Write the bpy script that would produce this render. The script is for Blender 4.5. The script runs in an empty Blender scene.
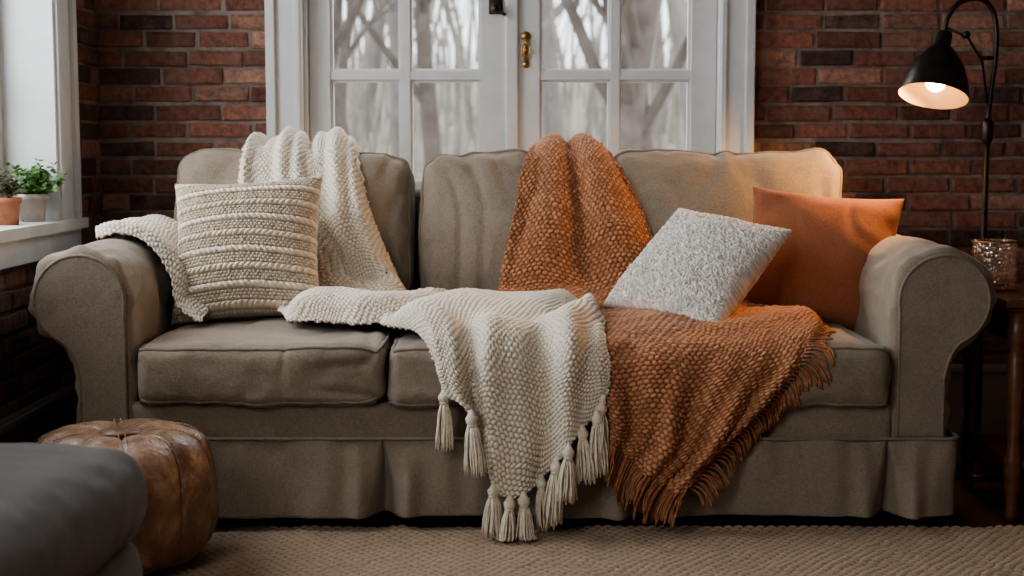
import bpy, bmesh, math, random
import numpy as np
from mathutils import Vector, Matrix
from mathutils.bvhtree import BVHTree

random.seed(7)
scene = bpy.context.scene
pi = math.pi

# ------------------------------------------------------------------ helpers
def link(o, parent=None):
    scene.collection.objects.link(o)
    if parent is not None: o.parent = parent
    return o

def group(name):
    e = bpy.data.objects.new(name, None); e.empty_display_size = .1
    return link(e)

def mesh_obj(name, V, F, mat=None, parent=None, smooth=True, mats=None, fm=None):
    me = bpy.data.meshes.new(name)
    me.from_pydata([tuple(v) for v in np.asarray(V).tolist()], [], [tuple(f) for f in (F.tolist() if isinstance(F, np.ndarray) else F)])
    if mats:
        for m in mats: me.materials.append(m)
    elif mat: me.materials.append(mat)
    if fm is not None: me.polygons.foreach_set('material_index', np.array(fm, dtype=np.int32))
    me.polygons.foreach_set('use_smooth', np.full(len(me.polygons), smooth))
    me.update()
    return link(bpy.data.objects.new(name, me), parent)

def hash3(i, j, k, seed):
    n = (i*374761393 + j*668265263 + k*2147483647 + seed*1274126177).astype(np.int64) & 0xffffffff
    n = ((n ^ (n >> 13))*1274126177) & 0xffffffff
    n = (n ^ (n >> 16)) & 0xffffffff
    return n/2147483648.0 - 1.0

def vnoise(P, scale=1.0, seed=0):
    P = np.asarray(P, float)*scale
    I = np.floor(P).astype(np.int64); f = P - I
    f = f*f*(3-2*f)
    i, j, k = I[..., 0], I[..., 1], I[..., 2]
    r = 0
    for a in (0, 1):
        wa = f[..., 0] if a else 1-f[..., 0]
        for b in (0, 1):
            wb = f[..., 1] if b else 1-f[..., 1]
            for c in (0, 1):
                wc = f[..., 2] if c else 1-f[..., 2]
                r = r + wa*wb*wc*hash3(i+a, j+b, k+c, seed)
    return r

class MB:
    def __init__(s): s.V = []; s.F = []; s.M = []; s.n = 0
    def add(s, V, F, mi=0):
        V = np.asarray(V, float); s.V.append(V)
        F = F.tolist() if isinstance(F, np.ndarray) else F
        s.F += [tuple(i+s.n for i in f) for f in F]; s.M += [mi]*len(F); s.n += len(V)
    def box(s, x0, x1, y0, y1, z0, z1, mi=0):
        V = [(x, y, z) for x in (x0, x1) for y in (y0, y1) for z in (z0, z1)]
        F = [(0, 1, 3, 2), (4, 6, 7, 5), (0, 4, 5, 1), (2, 3, 7, 6), (0, 2, 6, 4), (1, 5, 7, 3)]
        s.add(V, F, mi)
    def tube(s, pts, rad, n=8, mi=0, cap=True):
        pts = [Vector(p) for p in pts]
        if not hasattr(rad, '__len__'): rad = [rad]*len(pts)
        V = []; F = []
        t0 = (pts[1]-pts[0]).normalized()
        up = Vector((0, 0, 1)) if abs(t0.z) < .9 else Vector((1, 0, 0))
        a = t0.cross(up).normalized()
        for i, p in enumerate(pts):
            t = (pts[min(i+1, len(pts)-1)]-pts[max(i-1, 0)]).normalized()
            a = (a - t*a.dot(t)).normalized(); b = t.cross(a)
            for k in range(n):
                th = 2*pi*k/n
                V.append(p + (a*math.cos(th)+b*math.sin(th))*rad[i])
        for i in range(len(pts)-1):
            for k in range(n):
                F.append((i*n+k, i*n+(k+1) % n, (i+1)*n+(k+1) % n, (i+1)*n+k))
        if cap:
            F.append(tuple(range(n))[::-1]); F.append(tuple((len(pts)-1)*n+k for k in range(n)))
        s.add([tuple(v) for v in V], F, mi)
    def lathe(s, prof, c=(0, 0, 0), n=32, mi=0, M=None, cap=True):
        V = []; F = []
        for r, z in prof:
            for k in range(n):
                th = 2*pi*k/n; v = Vector((r*math.cos(th), r*math.sin(th), z))
                if M is not None: v = M @ v
                V.append((v.x+c[0], v.y+c[1], v.z+c[2]))
        for i in range(len(prof)-1):
            for k in range(n):
                F.append((i*n+k, i*n+(k+1) % n, (i+1)*n+(k+1) % n, (i+1)*n+k))
        if cap:
            F.append(tuple(range(n))[::-1]); F.append(tuple((len(prof)-1)*n+k for k in range(n)))
        s.add(V, F, mi)
    def obj(s, name, mats, parent=None, smooth=True, bevel=0):
        if not isinstance(mats, (list, tuple)): mats = [mats]
        o = mesh_obj(name, np.concatenate(s.V), s.F, parent=parent, smooth=smooth, mats=mats, fm=s.M)
        if bevel:
            m = o.modifiers.new('bev', 'BEVEL'); m.width = bevel; m.segments = 2; m.limit_method = 'ANGLE'
        return o

# ------------------------------------------------------------------ materials
def newmat(name):
    m = bpy.data.materials.new(name); m.use_nodes = True
    nt = m.node_tree; b = nt.nodes['Principled BSDF']
    return m, nt, b

def noise_node(nt, scale, detail=4, rough=.6, vec=None, dist=0):
    n = nt.nodes.new('ShaderNodeTexNoise'); n.inputs['Scale'].default_value = scale
    n.inputs['Detail'].default_value = detail; n.inputs['Roughness'].default_value = rough
    n.inputs['Distortion'].default_value = dist
    if vec is not None: nt.links.new(vec, n.inputs['Vector'])
    return n

def ramp(nt, fac, stops):
    r = nt.nodes.new('ShaderNodeValToRGB'); nt.links.new(fac, r.inputs['Fac'])
    e = r.color_ramp.elements
    while len(e) < len(stops): e.new(.5)
    for el, (p, c) in zip(e, stops): el.position = p; el.color = (*c, 1)
    return r

def objcoord(nt):
    t = nt.nodes.new('ShaderNodeTexCoord'); return t.outputs['Object']

def bump(nt, b, h, strength, dist=.01, prev=None):
    n = nt.nodes.new('ShaderNodeBump'); n.inputs['Strength'].default_value = strength
    n.inputs['Distance'].default_value = dist; nt.links.new(h, n.inputs['Height'])
    if prev is not None: nt.links.new(prev.outputs['Normal'], n.inputs['Normal'])
    nt.links.new(n.outputs['Normal'], b.inputs['Normal']); return n

def simple(name, c1, c2=None, scale=8, rough=.6, metal=0, bscale=None, bstr=.2, bdist=.003, sheen=0, spec=.5, stretch=None):
    m, nt, b = newmat(name); vec = objcoord(nt)
    if stretch:
        mp = nt.nodes.new('ShaderNodeMapping'); mp.inputs['Scale'].default_value = stretch
        nt.links.new(vec, mp.inputs['Vector']); vec = mp.outputs['Vector']
    n = noise_node(nt, scale, 5, .6, vec)
    r = ramp(nt, n.outputs['Fac'], [(.3, c1), (.7, c2 or c1)])
    nt.links.new(r.outputs['Color'], b.inputs['Base Color'])
    b.inputs['Roughness'].default_value = rough; b.inputs['Metallic'].default_value = metal
    b.inputs['Specular IOR Level'].default_value = spec
    if bscale:
        n2 = noise_node(nt, bscale, 4, .6, vec); bump(nt, b, n2.outputs['Fac'], bstr, bdist)
    return m

def weave(name, c1, c2, sheen=.15, bstr=.5, soft=.45):
    m, nt, b = newmat(name); vec = objcoord(nt)
    n = noise_node(nt, 6, 6, .65, vec)
    mp = nt.nodes.new('ShaderNodeMapping'); mp.inputs['Scale'].default_value = (1, 1, .25); nt.links.new(vec, mp.inputs['Vector'])
    n3 = noise_node(nt, 400, 2, .5, mp.outputs['Vector'])
    mp2 = nt.nodes.new('ShaderNodeMapping'); mp2.inputs['Scale'].default_value = (.25, 1, 1); nt.links.new(vec, mp2.inputs['Vector'])
    n4 = noise_node(nt, 400, 2, .5, mp2.outputs['Vector'])
    ad = nt.nodes.new('ShaderNodeMath'); ad.operation = 'ADD'
    nt.links.new(n3.outputs['Fac'], ad.inputs[0]); nt.links.new(n4.outputs['Fac'], ad.inputs[1])
    mx = nt.nodes.new('ShaderNodeMath'); mx.operation = 'MULTIPLY_ADD'; mx.inputs[1].default_value = .34
    ms = nt.nodes.new('ShaderNodeMath'); ms.operation = 'MULTIPLY'; ms.inputs[1].default_value = .36
    nt.links.new(n.outputs['Fac'], ms.inputs[0]); nt.links.new(ad.outputs[0], mx.inputs[0]); nt.links.new(ms.outputs[0], mx.inputs[2])
    r = ramp(nt, mx.outputs[0], [(.37, c1), (.67, c2)])
    nt.links.new(r.outputs['Color'], b.inputs['Base Color'])
    b.inputs['Roughness'].default_value = .95; b.inputs['Specular IOR Level'].default_value = .15
    b.inputs['Sheen Weight'].default_value = sheen
    n9 = noise_node(nt, 10, 2.5, .45, vec, .7)
    p = bump(nt, b, n9.outputs['Fac'], soft, .014)
    bump(nt, b, ad.outputs[0], bstr, .0015, p)
    return m

def attr_yarn(name, dark, light, nscale=500):
    m, nt, b = newmat(name); vec = objcoord(nt)
    a = nt.nodes.new('ShaderNodeAttribute'); a.attribute_name = 'h'
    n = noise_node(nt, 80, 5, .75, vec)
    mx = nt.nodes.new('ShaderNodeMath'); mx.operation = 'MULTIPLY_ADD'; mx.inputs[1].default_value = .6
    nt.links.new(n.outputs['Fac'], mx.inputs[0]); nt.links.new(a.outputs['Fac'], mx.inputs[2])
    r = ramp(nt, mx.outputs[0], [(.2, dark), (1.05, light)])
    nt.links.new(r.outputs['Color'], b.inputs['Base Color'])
    b.inputs['Roughness'].default_value = 1; b.inputs['Specular IOR Level'].default_value = .1
    b.inputs['Sheen Weight'].default_value = .2
    n2 = noise_node(nt, nscale, 3, .7, vec); bump(nt, b, n2.outputs['Fac'], .6, .002)
    return m

M_sofa = weave('linen_taupe', (.195, .158, .118), (.325, .268, .205))
M_sofa_pipe = weave('linen_taupe_piping', (.165, .134, .10), (.28, .23, .176))
M_otto = weave('ottoman_fabric', (.10, .092, .083), (.16, .15, .135), soft=.15)
M_cream = attr_yarn('cream_yarn', (.36, .295, .215), (.86, .775, .645))
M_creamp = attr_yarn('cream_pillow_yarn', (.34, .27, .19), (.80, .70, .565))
M_rusty = attr_yarn('rust_yarn', (.155, .062, .028), (.62, .30, .16))
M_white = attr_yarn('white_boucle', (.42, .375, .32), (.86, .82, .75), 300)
M_rustlin = weave('rust_linen', (.215, .080, .042), (.33, .130, .068), sheen=.1, soft=.3)
M_tassel = simple('tassel_yarn', (.60, .52, .40), (.84, .76, .62), 90, 1, bscale=400, bstr=.4)
M_fringe = simple('fringe_yarn', (.25, .10, .045), (.50, .23, .12), 90, 1, bscale=400, bstr=.4)
M_whitepaint = simple('white_paint', (.56, .56, .545), (.63, .63, .61), 12, .45, bscale=40, bstr=.08)
M_metal = simple('dark_bronze', (.03, .024, .02), (.06, .045, .035), 20, .38, .85)
M_brass = simple('aged_brass', (.30, .18, .07), (.45, .29, .12), 30, .35, 1)
M_wood = simple('walnut_wood', (.09, .035, .017), (.19, .075, .036), 6, .35, bscale=40, bstr=.15, stretch=(1, 8, 8))
M_foot = simple('dark_wood_foot', (.02, .012, .008), (.04, .022, .014), 20, .35)
M_terra = simple('terracotta', (.33, .12, .06), (.45, .19, .10), 30, .85, bscale=120, bstr=.2)
M_pot2 = simple('glazed_pot', (.36, .30, .25), (.50, .43, .37), 25, .6)
M_leaf = simple('leaf_green', (.05, .13, .03), (.14, .27, .07), 50, .6)
M_leaf2 = simple('succulent_leaf', (.05, .06, .03), (.16, .12, .07), 50, .6)
M_soil = simple('soil', (.03, .02, .012), (.06, .04, .025), 90, 1)
M_plaster = simple('ceiling_plaster', (.45, .44, .42), (.5, .49, .47), 5, .9)
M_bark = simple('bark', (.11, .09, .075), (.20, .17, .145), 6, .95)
M_bark_haze = simple('bark_haze', (.24, .22, .20), (.34, .32, .30), 3, 1)  # distance haze put into the colour: paler bark for far trees
M_ground = simple('leaf_litter', (.28, .24, .19), (.45, .40, .33), 2.5, 1)
M_brush = simple('brushwood', (.26, .23, .195), (.50, .46, .40), 2, 1)
M_leather_book = simple('book_cover', (.10, .05, .03), (.15, .08, .05), 20, .6)
M_paper = simple('paper', (.6, .55, .45), (.7, .65, .55), 60, .9)

def brick_mat():
    m, nt, b = newmat('brick_clay'); vec = objcoord(nt)
    a = nt.nodes.new('ShaderNodeAttribute'); a.attribute_name = 'bcol'
    n = noise_node(nt, 45, 6, .7, vec); r = ramp(nt, n.outputs['Fac'], [(.3, (.5, .48, .48)), (.7, (1.4, 1.37, 1.35))])
    mx = nt.nodes.new('ShaderNodeMix'); mx.data_type = 'RGBA'; mx.blend_type = 'MULTIPLY'; mx.inputs['Factor'].default_value = 1
    nt.links.new(a.outputs['Color'], mx.inputs['A']); nt.links.new(r.outputs['Color'], mx.inputs['B'])
    n3 = noise_node(nt, 7, 6, .75, vec); r3 = ramp(nt, n3.outputs['Fac'], [(.48, (0, 0, 0)), (.70, (.65, .65, .65))])
    mx2 = nt.nodes.new('ShaderNodeMix'); mx2.data_type = 'RGBA'
    nt.links.new(r3.outputs['Color'], mx2.inputs['Factor']); nt.links.new(mx.outputs['Result'], mx2.inputs['A'])
    mx2.inputs['B'].default_value = (.27, .175, .14, 1)
    nt.links.new(mx2.outputs['Result'], b.inputs['Base Color'])
    b.inputs['Roughness'].default_value = .88; b.inputs['Specular IOR Level'].default_value = .3
    n2 = noise_node(nt, 70, 6, .75, vec); bump(nt, b, n2.outputs['Fac'], 1, .010)
    return m
M_brick = brick_mat()
M_mortar = simple('mortar', (.14, .11, .092), (.31, .25, .215), 22, .95, bscale=150, bstr=.6)

def leather_mat():
    m, nt, b = newmat('worn_leather'); vec = objcoord(nt)
    n = noise_node(nt, 8, 7, .7, vec, .6)
    r = ramp(nt, n.outputs['Fac'], [(.3, (.10, .045, .024)), (.48, (.23, .12, .065)), (.66, (.50, .34, .23))])
    nt.links.new(r.outputs['Color'], b.inputs['Base Color'])
    b.inputs['Roughness'].default_value = .36
    v = nt.nodes.new('ShaderNodeTexVoronoi'); v.inputs['Scale'].default_value = 130; nt.links.new(vec, v.inputs['Vector'])
    p = bump(nt, b, v.outputs['Distance'], .25, .002)
    n2 = noise_node(nt, 22, 5, .6, vec, 1.); bump(nt, b, n2.outputs['Fac'], .5, .012, p)
    return m
M_leather = leather_mat()

# ------------------------------------------------------------------ room shell
YB = 1.15; XL = -1.33; XR = 2.35; ZC = 2.6; YF = -5.0

def brick_field(mb, u0, u1, z0, z1, holes, xf, cols, seed):
    rs = random.Random(seed)
    H = .0475; G = .0105; L = .188
    row = 0; z = z0
    while z < z1:
        u = u0 - (L/2 if row % 2 else 0) - rs.uniform(0, .02)
        za, zb = z+rs.uniform(-.0015, .0015), min(z+H+rs.uniform(-.003, .003), z1)
        while u < u1:
            l = L*rs.uniform(.82, 1.10)
            segs = [(max(u, u0), min(u+l, u1))]
            for (h0, h1, k0, k1) in holes:
                if zb > k0 and za < k1:
                    ns = []
                    for a, b in segs:
                        if b <= h0 or a >= h1: ns.append((a, b))
                        else:
                            if a < h0: ns.append((a, h0))
                            if b > h1: ns.append((h1, b))
                    segs = ns
            for a, b in segs:
                if b-a < .015: continue
                d = rs.uniform(-.005, .005); e = .006
                j = lambda: rs.uniform(-.0032, .0032)
                t = rs.random()
                if t < .18: c = (.095, .058, .048)
                elif t < .5: c = (.20, .092, .066)
                elif t < .80: c = (.285, .128, .090)
                else: c = (.38, .21, .15)
                f = rs.uniform(.70, 1.30); c = tuple(v*f for v in c)
                pts = []
                for dep, ins in ((.02, 0), (.004, 0), (0, e)):
                    for (uu, zz) in ((a+ins, za+ins), (b-ins, za+ins), (b-ins, zb-ins), (a+ins, zb-ins)):
                        pts.append(xf(uu+j(), zz+j(), dep+d))
                F = []
                for k in range(2):
                    for q in range(4):
                        F.append((k*4+q, k*4+(q+1) % 4, k*4+4+(q+1) % 4, k*4+4+q))
                F.append((8, 9, 10, 11))
                mb.add(pts, F, 0); cols.extend([c]*12)
            u += l+G
        z += H+G; row += 1

def finish_wall(mb, name, cols):
    o = mb.obj(name, [M_brick, M_mortar], smooth=False)
    at = o.data.attributes.new('bcol', 'FLOAT_COLOR', 'POINT')
    n = len(o.data.vertices); arr = np.ones((n, 4)); arr[:, :3] = .15
    arr[:len(cols), :3] = np.array(cols)
    at.data.foreach_set('color', arr.ravel())
    return o

DH = (-.77, .765, 0, 2.14)
mb = MB(); cols = []
brick_field(mb, XL, XR, 0.0, ZC, [DH], lambda u, z, d: (u, YB+d, z), cols, 1)
t = YB+.008
mb.box(XL-.2, DH[0], t, YB+.15, 0, ZC, 1); mb.box(DH[1], XR+.2, t, YB+.15, 0, ZC, 1); mb.box(DH[0], DH[1], t, YB+.15, DH[3], ZC, 1)
finish_wall(mb, 'wall_back', cols)

W1 = (-.70, .64, .72, 2.2); W2 = (-3.6, -2.0, .72, 2.2)
mb = MB(); cols = []
brick_field(mb, YF, YB, 0.0, ZC, [W1, W2], lambda u, z, d: (XL-d, u, z), cols, 2)
t = XL-.008; o_ = XL-.2
for (a, b, c, d) in ((W1[1], YB, 0, ZC), (W2[1], W1[0], 0, ZC), (YF, W2[0], 0, ZC), (W1[0], W1[1], 0, W1[2]), (W1[0], W1[1], W1[3], ZC), (W2[0], W2[1], 0, W2[2]), (W2[0], W2[1], W2[3], ZC)):
    mb.box(o_, t, a, b, c, d, 1)
finish_wall(mb, 'wall_left', cols)
mb = MB(); cols = []
brick_field(mb, YF, YB, 0.0, ZC, [], lambda u, z, d: (XR+d, u, z), cols, 3)
mb.box(XR+.008, XR+.15, YF, YB, 0, ZC, 1)
finish_wall(mb, 'wall_right', cols)
mb = MB(); mb.box(XL-.2, XR+.15, YF-.12, YF, 0, ZC); mb.obj('wall_front', M_plaster, smooth=False)
mb = MB(); mb.box(XL-.2, XR+.15, YF-.12, YB+.15, ZC, ZC+.1); mb.obj('ceiling', M_plaster, smooth=False)

mf, nt, b = newmat('oak_floor_dark'); vec = objcoord(nt)
br = nt.nodes.new('ShaderNodeTexBrick'); br.inputs['Scale'].default_value = 1; br.inputs['Brick Width'].default_value = 1.1; br.inputs['Row Height'].default_value = .11
br.inputs['Mortar Size'].default_value = .002; br.inputs['Color1'].default_value = (.085, .042, .024, 1); br.inputs['Color2'].default_value = (.05, .025, .015, 1); br.inputs['Mortar'].default_value = (.01, .006, .004, 1)
nt.links.new(vec, br.inputs['Vector'])
mp = nt.nodes.new('ShaderNodeMapping'); mp.inputs['Scale'].default_value = (2, 30, 1); nt.links.new(vec, mp.inputs['Vector'])
n = noise_node(nt, 3, 5, .6, mp.outputs['Vector']); r = ramp(nt, n.outputs['Fac'], [(.3, (.6, .6, .6)), (.7, (1.2, 1.2, 1.2))])
mx = nt.nodes.new('ShaderNodeMix'); mx.data_type = 'RGBA'; mx.blend_type = 'MULTIPLY'; mx.inputs['Factor'].default_value = 1
nt.links.new(br.outputs['Color'], mx.inputs['A']); nt.links.new(r.outputs['Color'], mx.inputs['B']); nt.links.new(mx.outputs['Result'], b.inputs['Base Color'])
b.inputs['Roughness'].default_value = .45
mb = MB(); mb.box(XL-.2, XR+.15, YF-.12, YB+.15, -.08, 0); mb.obj('floor', mf, smooth=False)

M_bb = simple('baseboard_paint', (.24, .225, .205), (.30, .28, .26), 9, .5)
def baseboard(name, boxes):
    mb = MB()
    for q in boxes: mb.box(*q)
    mb.obj(name, M_bb, smooth=False, bevel=.004)
baseboard('baseboard_left', [(XL-.002, XL+.022, YF, YB-.03, 0, .25), (XL-.002, XL+.034, YF, YB-.03, .225, .245), (XL-.002, XL+.03, YF, YB-.03, 0, .05)])
baseboard('baseboard_back', [(XL+.03, DH[0]-.06, YB-.022, YB+.002, 0, .25), (XL+.03, DH[0]-.06, YB-.03, YB+.002, .225, .245),
                             (DH[1]+.06, XR, YB-.022, YB+.002, 0, .25), (DH[1]+.06, XR, YB-.03, YB+.002, .225, .245)])

# ------------------------------------------------------------------ rug
def gridF(ny, nx, off=0):
    i = np.arange((ny-1)*(nx-1)); r_ = i//(nx-1); c_ = i % (nx-1); a = r_*nx+c_+off
    return np.stack([a, a+1, a+nx+1, a+nx], -1)
def clothF(ny, nx): return gridF(ny, nx)[:, ::-1]
def rug_mat():
    m, nt, b = newmat('woven_rug'); vec = objcoord(nt)
    a = nt.nodes.new('ShaderNodeAttribute'); a.attribute_name = 'h'
    n = noise_node(nt, 60, 5, .8, vec)
    mx = nt.nodes.new('ShaderNodeMath'); mx.operation = 'MULTIPLY_ADD'; mx.inputs[1].default_value = .9
    nt.links.new(n.outputs['Fac'], mx.inputs[0]); nt.links.new(a.outputs['Fac'], mx.inputs[2])
    r = ramp(nt, mx.outputs[0], [(.35, (.105, .07, .046)), (1.1, (.45, .34, .245))])
    nt.links.new(r.outputs['Color'], b.inputs['Base Color']); b.inputs['Roughness'].default_value = 1; b.inputs['Specular IOR Level'].default_value = .1
    n2 = noise_node(nt, 300, 3, .7, vec); bump(nt, b, n2.outputs['Fac'], .8, .003)
    return m
mr = rug_mat()
rx0, rx1, ry0, ry1 = -1.22, 1.5, -1.0, .0
nx, ny = 1000, 400
X, Y = np.meshgrid(np.linspace(rx0, rx1, nx), np.linspace(ry0, ry1, ny))
wob = vnoise(np.stack([X, Y, X*0], -1), 18, 3)
Yw = Y+.0025*vnoise(np.stack([X, Y, X*0], -1), 9, 8)
pr_ = .018
rowi = np.floor((Yw-ry0)/pr_)
vv = ((Yw-ry0)/pr_) % 1
uu = (X/.027 + .5*(rowi % 2)+.16*wob) % 1
hh = np.sqrt(np.clip(np.sin(pi*vv), 0, 1))*(.35+.65*np.sqrt(np.clip(np.sin(pi*uu), 0, 1)))
Z = .007 + .0085*hh*(1+.5*wob)
V = np.stack([X, Y, Z], -1).reshape(-1, 3)
mb = MB(); mb.add(V, gridF(ny, nx)); mb.box(rx0, rx1, ry0, ry1, 0.0005, .0072); mb.box(rx0, rx1, -3.2, ry0, 0.0005, .015)
rug_o = mb.obj('woven_area_rug', mr)
at = rug_o.data.attributes.new('h', 'FLOAT', 'POINT'); arr = np.full(len(rug_o.data.vertices), .35, dtype=np.float32); arr[:nx*ny] = (hh*.7).ravel(); at.data.foreach_set('value', arr)
RUG = .016

# ------------------------------------------------------------------ french doors
fd = group('door_1')
mb = MB()
cy0 = YB-.03
for x0, x1 in ((-.785, -.672), (.662, .775)):
    mb.box(x0, x1, cy0, YB+.012, 0, 2.2)
    mb.box(x0+(.0 if x0 < 0 else .083), x0+(.03 if x0 < 0 else .113), cy0-.018, cy0+.01, 0, 2.2)
    mb.box(x0+(.088 if x0 < 0 else .005), x0+(.108 if x0 < 0 else .025), cy0-.008, cy0+.01, 0, 2.2)
mb.box(-.783, .773, cy0+.001, YB+.012, 2.10, 2.2)
mb.box(-.77, -.66, YB+.010, YB+.15, 0, 2.14); mb.box(.665, .765, YB+.010, YB+.15, 0, 2.14); mb.box(-.77, .765, YB+.011, YB+.15, 2.09, 2.14)
mb.box(-.66, .665, YB+.02, YB+.15, 0, .02)
mb.obj('door_casing', M_whitepaint, fd, smooth=False, bevel=.004)
M_glass, nt, b = newmat('window_glass')
tr = nt.nodes.new('ShaderNodeBsdfTransparent'); gl = nt.nodes.new('ShaderNodeBsdfGlossy'); gl.inputs['Roughness'].default_value = .01
ms = nt.nodes.new('ShaderNodeMixShader'); ms.inputs[0].default_value = .012
nt.links.new(tr.outputs[0], ms.inputs[1]); nt.links.new(gl.outputs[0], ms.inputs[2]); nt.links.new(ms.outputs[0], nt.nodes['Material Output'].inputs['Surface'])
mu = [.47, .83, 1.19, 1.55]
def leaf(name, xa, xb, g):
    mb = MB(); ya, yb = YB+.045, YB+.085
    mb.box(xa, g[0], ya, yb, .02, 2.085); mb.box(g[3], xb, ya, yb, .02, 2.085)
    mb.box(g[0]+.0005, g[3]-.0005, ya+.0007, yb-.0007, .02, .22); mb.box(g[0]+.0005, g[3]-.0005, ya+.0007, yb-.0007, 1.95, 2.085)
    mb.box(g[0], g[3], ya+.015, yb-.01, .22, .47)
    mb.box(g[1], g[2], ya+.003, yb-.001, .45, 1.95)
    mb.box(g[1]-.008, g[2]+.008, ya+.017, yb-.002, .45, 1.95)
    for z in mu:
        mb.box(g[0], g[3], ya+.005, yb-.003, z-.014, z+.014); mb.box(g[0], g[3], ya+.019, yb-.004, z-.022, z+.022)
    mb.box(g[0]-.004, g[0]+.010, ya+.016, yb-.005, .45, 1.95); mb.box(g[3]-.010, g[3]+.004, ya+.016, yb-.005, .45, 1.95)
    mb.obj(name, M_whitepaint, fd, smooth=False)
    mb = MB(); mb.box(g[0], g[3], ya+.024, ya+.027, .45, 1.95); mb.obj(name+'_glass', M_glass, fd, smooth=False)
leaf('leaf_left', -.658, -.004, (-.592, -.362, -.332, -.100))
leaf('leaf_right', .002, .663, (.089, .320, .349, .582))
mb = MB(); mb.box(-.022, .02, YB+.028, YB+.05, .02, 2.085); mb.obj('astragal', M_whitepaint, fd, smooth=False, bevel=.006)
mb = MB()
yp = YB+.04
Mx = Matrix.Rotation(pi/2, 3, 'X')
mb.lathe([(.0, 0), (.015, 0), (.016, .004), (.010, .008), (0, .009)], (.045, yp+.004, 1.315), 20, 0, Mx, cap=False)
mb.lathe([(.0, 0), (.012, 0), (.012, .004), (.006, .008), (0, .009)], (.045, yp+.004, 1.225), 20, 0, Mx, cap=False)
mb.box(.037, .053, yp-.002, yp+.006, 1.235, 1.31)
mb.tube([(.045, yp, 1.30), (.045, yp-.025, 1.30), (.047, yp-.03, 1.285)], .004, 8)
mb.tube([(.045+.013*math.sin(a), yp-.03, 1.268-.02*math.cos(a)) for a in np.linspace(0, 2*pi, 20)], .003, 6)
mb.tube([(.045, yp-.002, 1.27), (.045, yp-.012, 1.27)], .006, 10)
mb.obj('brass_escutcheon', M_brass, fd, bevel=.001)
mb = MB(); mb.box(-.075, -.03, yp-.004, yp+.006, 1.385, 1.45)
mb.lathe([(.0, 0), (.012, .0), (.008, .012), (.016, .028), (.012, .04), (0, .043)], (-.052, yp-.002, 1.40), 20, 0, Mx, cap=False)
mb.tube([(-.052, yp-.03, 1.40), (-.03, yp-.035, 1.385), (-.02, yp-.03, 1.38)], .006, 8)
mb.obj('latch_knob', M_metal, fd, bevel=.002)

# ------------------------------------------------------------------ left windows
def left_window(name, W, sill):
    g = group(name); y0, y1, z0, z1 = W; mb = MB()
    mb.box(XL-.19, XL+.02, y1-.004, y1+.012, z0, z1+.02)
    mb.box(XL-.19, XL+.02, y0-.012, y0+.004, z0, z1+.02)
    mb.box(XL-.19, XL+.02, y0, y1, z1-.004, z1+.02)
    mb.box(XL-.004, XL+.022, y1, y1+.18, z0, z1+.18); mb.box(XL+.01, XL+.034, y1+.145, y1+.18, z0, z1+.18); mb.box(XL+.01, XL+.03, y1+.01, y1+.03, z0, z1+.1)
    mb.box(XL-.004, XL+.022, y0-.18, y0, z0, z1+.18); mb.box(XL-.004, XL+.021, y0, y1, z1, z1+.18)
    mb.box(XL-.19, XL+.05, y0-.19, y1+.19, z0-.004, z0+.026)
    mb.box(XL-.004, XL+.03, y0-.18, y1+.18, z0-.075, z0-.002)
    xa, xb = XL-.17, XL-.13
    mb.box(xa, xb, y0, y0+.06, z0, z1); mb.box(xa, xb, y1-.06, y1, z0, z1)
    mb.box(xa+.001, xb-.001, y0, y1, z0+.02, z0+.09); mb.box(xa+.001, xb-.001, y0, y1, z1-.07, z1)
    ym = (y0+y1)/2; mb.box(xa+.002, xb-.002, ym-.03, ym+.03, z0, z1)
    for q in (y0+(y1-y0)*.25, y0+(y1-y0)*.75): mb.box(xa+.008, xb-.008, q-.01, q+.01, z0, z1)
    for z in (1.12, 1.5, 1.86): mb.box(xa+.010, xb-.010, y0, y1, z-.01, z+.01)
    mb.obj('frame', M_whitepaint, g, smooth=False)
    mb = MB(); mb.box(xa+.015, xa+.018, y0+.01, y1-.01, z0+.03, z1-.01); mb.obj('glass', M_glass, g, smooth=False)
left_window('window_1', W1, .746); left_window('fill_window', W2, .746)  # second window is added behind the camera as an opening for fill light
SILL = .7465

def leafy(mb, c, r, h, n, ls, seed, mi=0):
    rs = random.Random(seed)
    for i in range(n):
        th = rs.uniform(0, 2*pi); el = rs.uniform(.1, 1.45); L = rs.uniform(.45, 1)
        d = Vector((math.cos(th)*math.cos(el)*r, math.sin(th)*math.cos(el)*r, math.sin(el)*h))*L
        p0 = Vector(c); p1 = p0+d*.6+Vector((0, 0, .01)); p2 = p0+d
        mb.tube([p0, p1, p2], [.0015, .0012, .0008], 4, mi)
        for q in (.45, .6, .75, .9, 1.0):
            for sgn in (-1, 1):
                bp = p0+d*q+Vector((0, 0, .008)); a = rs.uniform(0, 2*pi)
                o = Vector((math.cos(a), math.sin(a), rs.uniform(-.2, .7))).normalized()*ls*rs.uniform(.7, 1.3)
                s = o.cross(Vector((rs.uniform(-1, 1), rs.uniform(-1, 1), 1))).normalized()*ls*.42
                mb.add([tuple(bp), tuple(bp+o*.5+s), tuple(bp+o), tuple(bp+o*.5-s)], [(0, 1, 2, 3)], mi)
def pot(name, c, rt, rb, h, mat, n, pr, ph, ls, seed, lm):
    g = group(name); mb = MB()
    mb.lathe([(rb*.2, 0), (rb, 0), (rt*.96, h*.78), (rt*1.08, h*.79), (rt*1.1, h), (rt*.96, h), (rt*.92, h*.85), (.002, h*.84)], c, 28, 0)
    mb.obj('pot', mat, g)
    mb = MB(); mb.lathe([(rt*.9, h*.8), (rt*.9, h*.88), (.002, h*.9)], c, 20); mb.obj('soil', M_soil, g)
    mb = MB(); leafy(mb, (c[0], c[1], c[2]+h*.85), pr, ph, n, ls, seed); mb.obj('foliage', lm, g)
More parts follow.
